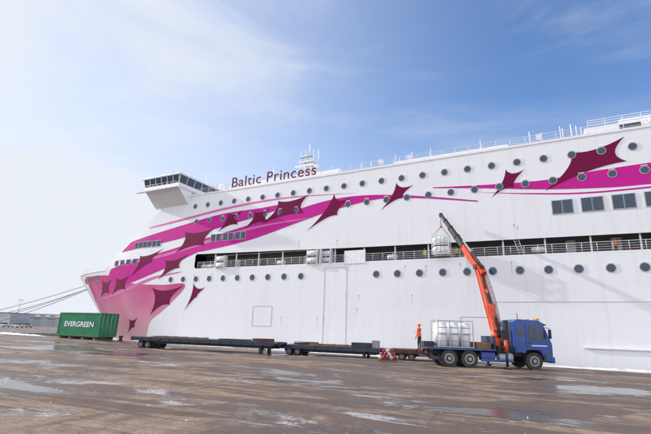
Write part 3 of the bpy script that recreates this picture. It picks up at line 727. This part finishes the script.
mb.tube(base+dirb*3.0-Vector((0,0.25,0)),st+d2*0.2,0.06,M['dark'],8)
mb.tube(knee-side*0.3,knee+side*0.3,0.2,M['dark'],16)
for k in range(3):
    pr=None
    for i in range(13):
        t=i/12; p=base.lerp(knee,t)+Vector((0.2+0.05*k,-0.25-(0.15+0.1*k)*math.sin(t*math.pi),0.1)); 
        if pr: mb.tube(pr,p,0.02,M['rubber'],6)
        pr=p
mb.box(tip-Vector((0.12,0.12,0.25)),tip+Vector((0.12,0.12,0.1)),M['dark'],0.02)
mb.tube(tip-UP*0.2,tip-UP*1.0,0.02,M['dark'],6); hook=tip-UP*1.1; mb.sphere(hook,0.11,M['orange'])
mb.obj('loader_crane',tr)
mb=MB(); ls=(tip-H0).dot(D); lo_=(tip-H0).dot(AW)-0.15
for ss in (-0.7,0.7):
    for oo in (-0.4,0.4): sbox(mb,ls+ss-.03,ls+ss+.03,lo_+oo-.03,lo_+oo+.03,8.5,10.1,M['rail'])
for z in (8.5,9.28,10.06):
    for oo in (-0.4,0.4): sbox(mb,ls-.67,ls+.67,lo_+oo-.028,lo_+oo+.028,z,z+.06,M['rail'])
    for ss in (-0.7,0.7): sbox(mb,ls+ss-.028,ls+ss+.028,lo_-.37,lo_+.37,z,z+.06,M['rail'])
for z in (8.92,9.7):
    a=W(ls-.6,lo_,z);b_=W(ls+.6,lo_,z); mb.tube(a,b_,0.34,M['white'],18); mb.tube(a-D*0.08,a,0.25,M['white'],16); mb.tube(b_,b_+D*0.08,0.25,M['white'],16)
    for t in (-.35,0,.35): mb.tube(W(ls+t-.02,lo_,z),W(ls+t+.02,lo_,z),0.352,M['seam'],18)
for ss in (-0.7,0.7):
    for oo in (-0.4,0.4): mb.tube(W(ls+ss,lo_+oo,10.1),hook,0.014,M['dark'],5)
mb.obj('suspended_raft_rack',tr)
mb=MB(TM)
for x in (1.15,1.9,2.6):
    for y in (0.5,1.5): mb.tube((x-.0,y+.15,1.2),(x,y+.15,2.55),0.29,M['white'],18); mb.tube((x,y+.15,2.55),(x,y+.15,2.64),0.29,M['white'],18,r2=0.18)
    for z in (1.5,1.9,2.3): mb.tube((x,.65,z),(x,.65,z+.04),.302,M['seam'],18)
for x in (.8,1.52,2.25,2.97):
    mb.box((x-.025,.25,1.12),(x+.025,.3,2.75),M['frame']); mb.box((x-.025,2.0,1.12),(x+.025,2.05,2.75),M['frame'])
for z in (1.14,1.95,2.7):
    mb.box((.775,.247,z),(2.995,.303,z+.05),M['frame']); mb.box((.775,1.997,z),(2.995,2.053,z+.05),M['frame'])
mb.box((3.2,.4,1.12),(4.1,1.9,1.5),M['wood']); mb.box((0.1,1.2,1.12),(0.75,2.2,1.45),M['dark'],0.02)
mb.obj('raft_canister_rack',tr)
# ------------------------------------------------------------------ people
def person(name,loc,ang,sc,top,par=None,pose=0):
    V=[];E=[];Rr=[];reg=[]
    def add(p,r,parent,g):
        V.append(p);Rr.append(r);reg.append(g)
        if parent is not None:E.append((parent,len(V)-1))
        return len(V)-1
    pel=add((0,0,.95),(.15,.11),None,'l'); ab=add((0,.0,1.1),(.145,.105),pel,'t'); ch=add((0,0,1.32),(.165,.12),ab,'t'); up=add((0,0,1.44),(.11,.085),ch,'t'); nk=add((0,.01,1.53),(.055,.055),up,'s'); 
    for sx in (-1,1):
        hip=add((sx*.095,0,.88),(.095,.095),pel,'l'); kn=add((sx*.12,.02,.48),(.065,.07),hip,'l'); an=add((sx*.13,-.01,.1),(.048,.05),kn,'l'); toe=add((sx*.15,.15,.045),(.042,.035),an,'b')
        sh=add((sx*.19,0,1.41),(.06,.06),up,'t')
        if pose==1 and sx==1: el=add((sx*.3,.12,1.2),(.048,.048),sh,'t'); wr=add((sx*.26,.36,1.25),(.034,.034),el,'t'); hd=Vector((0,.09,.02))
        else: el=add((sx*.27,-.03,1.14),(.048,.048),sh,'t'); wr=add((sx*.28,.08,.9),(.034,.034),el,'t'); hd=Vector((0,.03,-.09))
        w_=Vector(V[wr]); pm=add(tuple(w_+hd*0.7),(.036,.022),wr,'s')
        for k in range(4):
            lenf=(.06,.072,.068,.055)[k]; o=Vector((0,(k-1.5)*.02,0)) if abs(hd.z)>.05 else Vector(((k-1.5)*.02,0,0))
            q=w_+hd*1.2+o; f1=add(tuple(q),(.010,.010),pm,'s'); add(tuple(q+hd.normalized()*lenf+Vector((-sx*.02,0,0))),(.008,.008),f1,'s')
        th_=add(tuple(w_+hd*.7+Vector((-sx*.02,.045,.0))),(.011,.011),pm,'s'); add(tuple(w_+hd*1.2+Vector((-sx*.03,.06,0))),(.009,.009),th_,'s')
    me=bpy.data.meshes.new('body'); me.from_pydata(V,E,[]); ob=bpy.data.objects.new('body',me); col.objects.link(ob)
    md=ob.modifiers.new('s','SKIN'); md.use_smooth_shade=True
    for i,sv in enumerate(me.skin_vertices[0].data): sv.radius=Rr[i]; sv.use_root=(i==0)
    ob.modifiers.new('sub','SUBSURF').levels=2
    dg=bpy.context.evaluated_depsgraph_get(); m2=bpy.data.meshes.new_from_object(ob.evaluated_get(dg)); bpy.data.objects.remove(ob)
    ms_=[top,M['trouser'],M['skin'],M['rubber'],M['frame']]
    m2.materials.clear()
    for m in ms_: m2.materials.append(m)
    ix={'t':0,'l':1,'s':2,'b':3}
    for p in m2.polygons:
        c=p.center; bi=min(range(len(V)),key=lambda i:(Vector(V[i])-c).length-Rr[i][0]*0.8); g=ix[reg[bi]]
        if g==1 and c.z>.93: g=0
        if g==0 and 1.14<c.z<1.19 and abs(c.x)<.2: g=4
        p.material_index=g
    T=Matrix.Translation(loc)@Matrix.Rotation(ang,4,'Z')@Matrix.Scale(sc,4)
    m2.transform(T)
    r=par or root(name,loc)
    b=bpy.data.objects.new('body' if not par else name,m2); col.objects.link(b); adopt(b,r)
    mb=MB(T)
    mb.sphere((0,.015,1.645),.1,M['skin'],(.82,.98,1.18),18); mb.sphere((0,-.005,1.69),.103,top,(.92,1.08,.9),18)
    mb.box((-.07,.08,1.69),(.07,.17,1.705),top,0.005)
    mb.tube((0,.1,1.66),(0,.135,1.63),.012,M['skin'],6); mb.box((-.025,.105,1.588),(.025,.112,1.596),M['lampr'])
    for sx in (-1,1): mb.sphere((sx*.033,.104,1.66),.011,M['dark'],seg=8); mb.sphere((sx*.083,.01,1.645),.024,M['skin'],(.5,.9,1.3),8)
    mb.obj('head' if not par else name+'_head',r)
    return r
person('dock_worker',Vector((7.15,32.75,0.75)),0.8,1.05,M['hivis'],None,1)
person('deck_hand',W(15.2,0.6,8.08),2.4,0.75,M['yellow'])
person('deck_hand',W(12.4,0.6,8.08),2.9,0.75,M['yellow'])
person('deck_hand',W(0.8,0.6,8.08),3.2,0.75,M['hivis'])
# ------------------------------------------------------------------ mooring lines and bollards
def bollard(p):
    r=root('bollard',p); mb=MB(Matrix.Translation(p)); mb.tube((0,0,0),(0,0,.06),.35,M['dark'],20); mb.tube((0,0,.06),(0,0,.5),.16,M['dark'],20,r2=.2); mb.tube((0,0,.5),(0,0,.62),.28,M['dark'],20,r2=.22); mb.obj('post',r)
bl=[Q(84,-1.6),Q(92,-1.6),Q(100,-1.6)]
for p in bl+[Q(50,-1.6),Q(30,-1.6),Q(12,-1.3)]: bollard(p)
def rope(a,b,sag,r=0.045):
    cu=bpy.data.curves.new('mooring_line','CURVE'); cu.dimensions='3D'; cu.bevel_depth=r; cu.bevel_resolution=2; sp=cu.splines.new('POLY'); sp.points.add(20)
    for i in range(21):
        t=i/20; p=a.lerp(b,t)-UP*sag*4*t*(1-t); sp.points[i].co=(*p,1)
    cu.materials.append(M['rope']); o=bpy.data.objects.new('mooring_line',cu); col.objects.link(o)
f1=W(75.4,B-0.15,8.0); f2=W(74.2,w(74.2,7.4)-0.05,7.4); f3=W(72,w(72,7.2)-0.05,7.2)
rope(f1,bl[2]+UP*.45,0.5); rope(f2,bl[2]+UP*.35,0.9); rope(f2,bl[1]+UP*.45,0.7); rope(f3,bl[0]+UP*.45,0.4)
# ================================================================== SKY, SUN
sun_dir=Vector((-0.885,0.32,0.45)).normalized()
el=math.asin(sun_dir.z); az=math.atan2(sun_dir.x,sun_dir.y)
wd=bpy.data.worlds.new('World'); scene.world=wd; wd.use_nodes=True; nt=wd.node_tree;N=nt.nodes;L=nt.links
bg=N['Background']; bg.inputs['Strength'].default_value=0.14
sky=N.new('ShaderNodeTexSky'); sky.sky_type='NISHITA'; sky.sun_disc=False; sky.sun_elevation=el; sky.sun_rotation=az; sky.air_density=1.0; sky.dust_density=0.8; sky.ozone_density=2.6
tc=N.new('ShaderNodeTexCoord'); mp=N.new('ShaderNodeMapping'); mp.inputs['Scale'].default_value=(1.0,1.0,3.4); mp.inputs['Rotation'].default_value=(0.25,0.4,0.4); L.new(tc.outputs['Generated'],mp.inputs[0])
n1=N.new('ShaderNodeTexNoise'); n1.inputs['Scale'].default_value=1.7; n1.inputs['Detail'].default_value=10; n1.inputs['Roughness'].default_value=0.56; n1.inputs['Distortion'].default_value=0.6; L.new(mp.outputs[0],n1.inputs['Vector'])
sx=N.new('ShaderNodeSeparateXYZ'); L.new(tc.outputs['Generated'],sx.inputs[0])
def MR(v,a,b,c,d_):
    r=N.new('ShaderNodeMapRange'); r.interpolation_type='SMOOTHSTEP'; r.inputs['From Min'].default_value=a; r.inputs['From Max'].default_value=b; r.inputs['To Min'].default_value=c; r.inputs['To Max'].default_value=d_; L.new(v,r.inputs['Value']); return r.outputs[0]
def MA(op,a,b):
    x=N.new('ShaderNodeMath'); x.operation=op; x.use_clamp=(op=='ADD')
    for i,v in enumerate((a,b)):
        if isinstance(v,(int,float)): x.inputs[i].default_value=v
        else: L.new(v,x.inputs[i])
    return x.outputs[0]
gain=N.new('ShaderNodeMix'); gain.data_type='RGBA'; gain.blend_type='MULTIPLY'; gain.inputs['Factor'].default_value=1; L.new(sky.outputs[0],gain.inputs['A']); gain.inputs['B'].default_value=(1.15,1.35,1.62,1)
cl_=MR(n1.outputs['Fac'],0.40,0.70,0.0,0.38); hz=MR(sx.outputs['X'],-0.75,0.45,0.80,0.0); lo=MR(sx.outputs['Z'],0.0,0.5,0.40,0.0)
fac=MA('ADD',MA('ADD',cl_,hz),lo)
mx=N.new('ShaderNodeMix'); mx.data_type='RGBA'; L.new(fac,mx.inputs['Factor']); L.new(gain.outputs['Result'],mx.inputs['A']); mx.inputs['B'].default_value=(5.9,6.2,6.75,1)
# added fill light: sky behind the camera brightened to lift the ship's side
bk=MR(sx.outputs['Y'],0.15,-0.5,0.0,0.9)
mx2=N.new('ShaderNodeMix'); mx2.data_type='RGBA'; L.new(bk,mx2.inputs['Factor']); L.new(mx.outputs['Result'],mx2.inputs['A']); mx2.inputs['B'].default_value=(10.2,10.4,11.2,1)
L.new(mx2.outputs['Result'],bg.inputs['Color'])
sl=bpy.data.lights.new('sun','SUN'); sl.energy=3.8; sl.angle=math.radians(0.6); sl.color=(1,0.94,0.86)
so=bpy.data.objects.new('sun',sl); so.rotation_euler=sun_dir.to_track_quat('Z','Y').to_euler(); so.location=(0,0,60); col.objects.link(so)
# ================================================================== CAMERA
th=math.radians(15.0); ro=math.atan(0.036)
F=Vector((0,math.cos(th),math.sin(th))); U=Vector((0,-math.sin(th),math.cos(th))); R=Vector((1,0,0))
R2=R*math.cos(ro)+U*math.sin(ro); U2=-R*math.sin(ro)+U*math.cos(ro)
cd=bpy.data.cameras.new('camera'); cd.lens=24.0; cd.sensor_width=36; cd.clip_end=6000; cd.clip_start=0.1
cam=bpy.data.objects.new('camera',cd); col.objects.link(cam)
cam.matrix_world=Matrix(((R2.x,U2.x,-F.x,0),(R2.y,U2.y,-F.y,0),(R2.z,U2.z,-F.z,1.7),(0,0,0,1)))
scene.camera=cam
scene.view_settings.view_transform='Standard'; scene.view_settings.look='None'; scene.view_settings.exposure=0
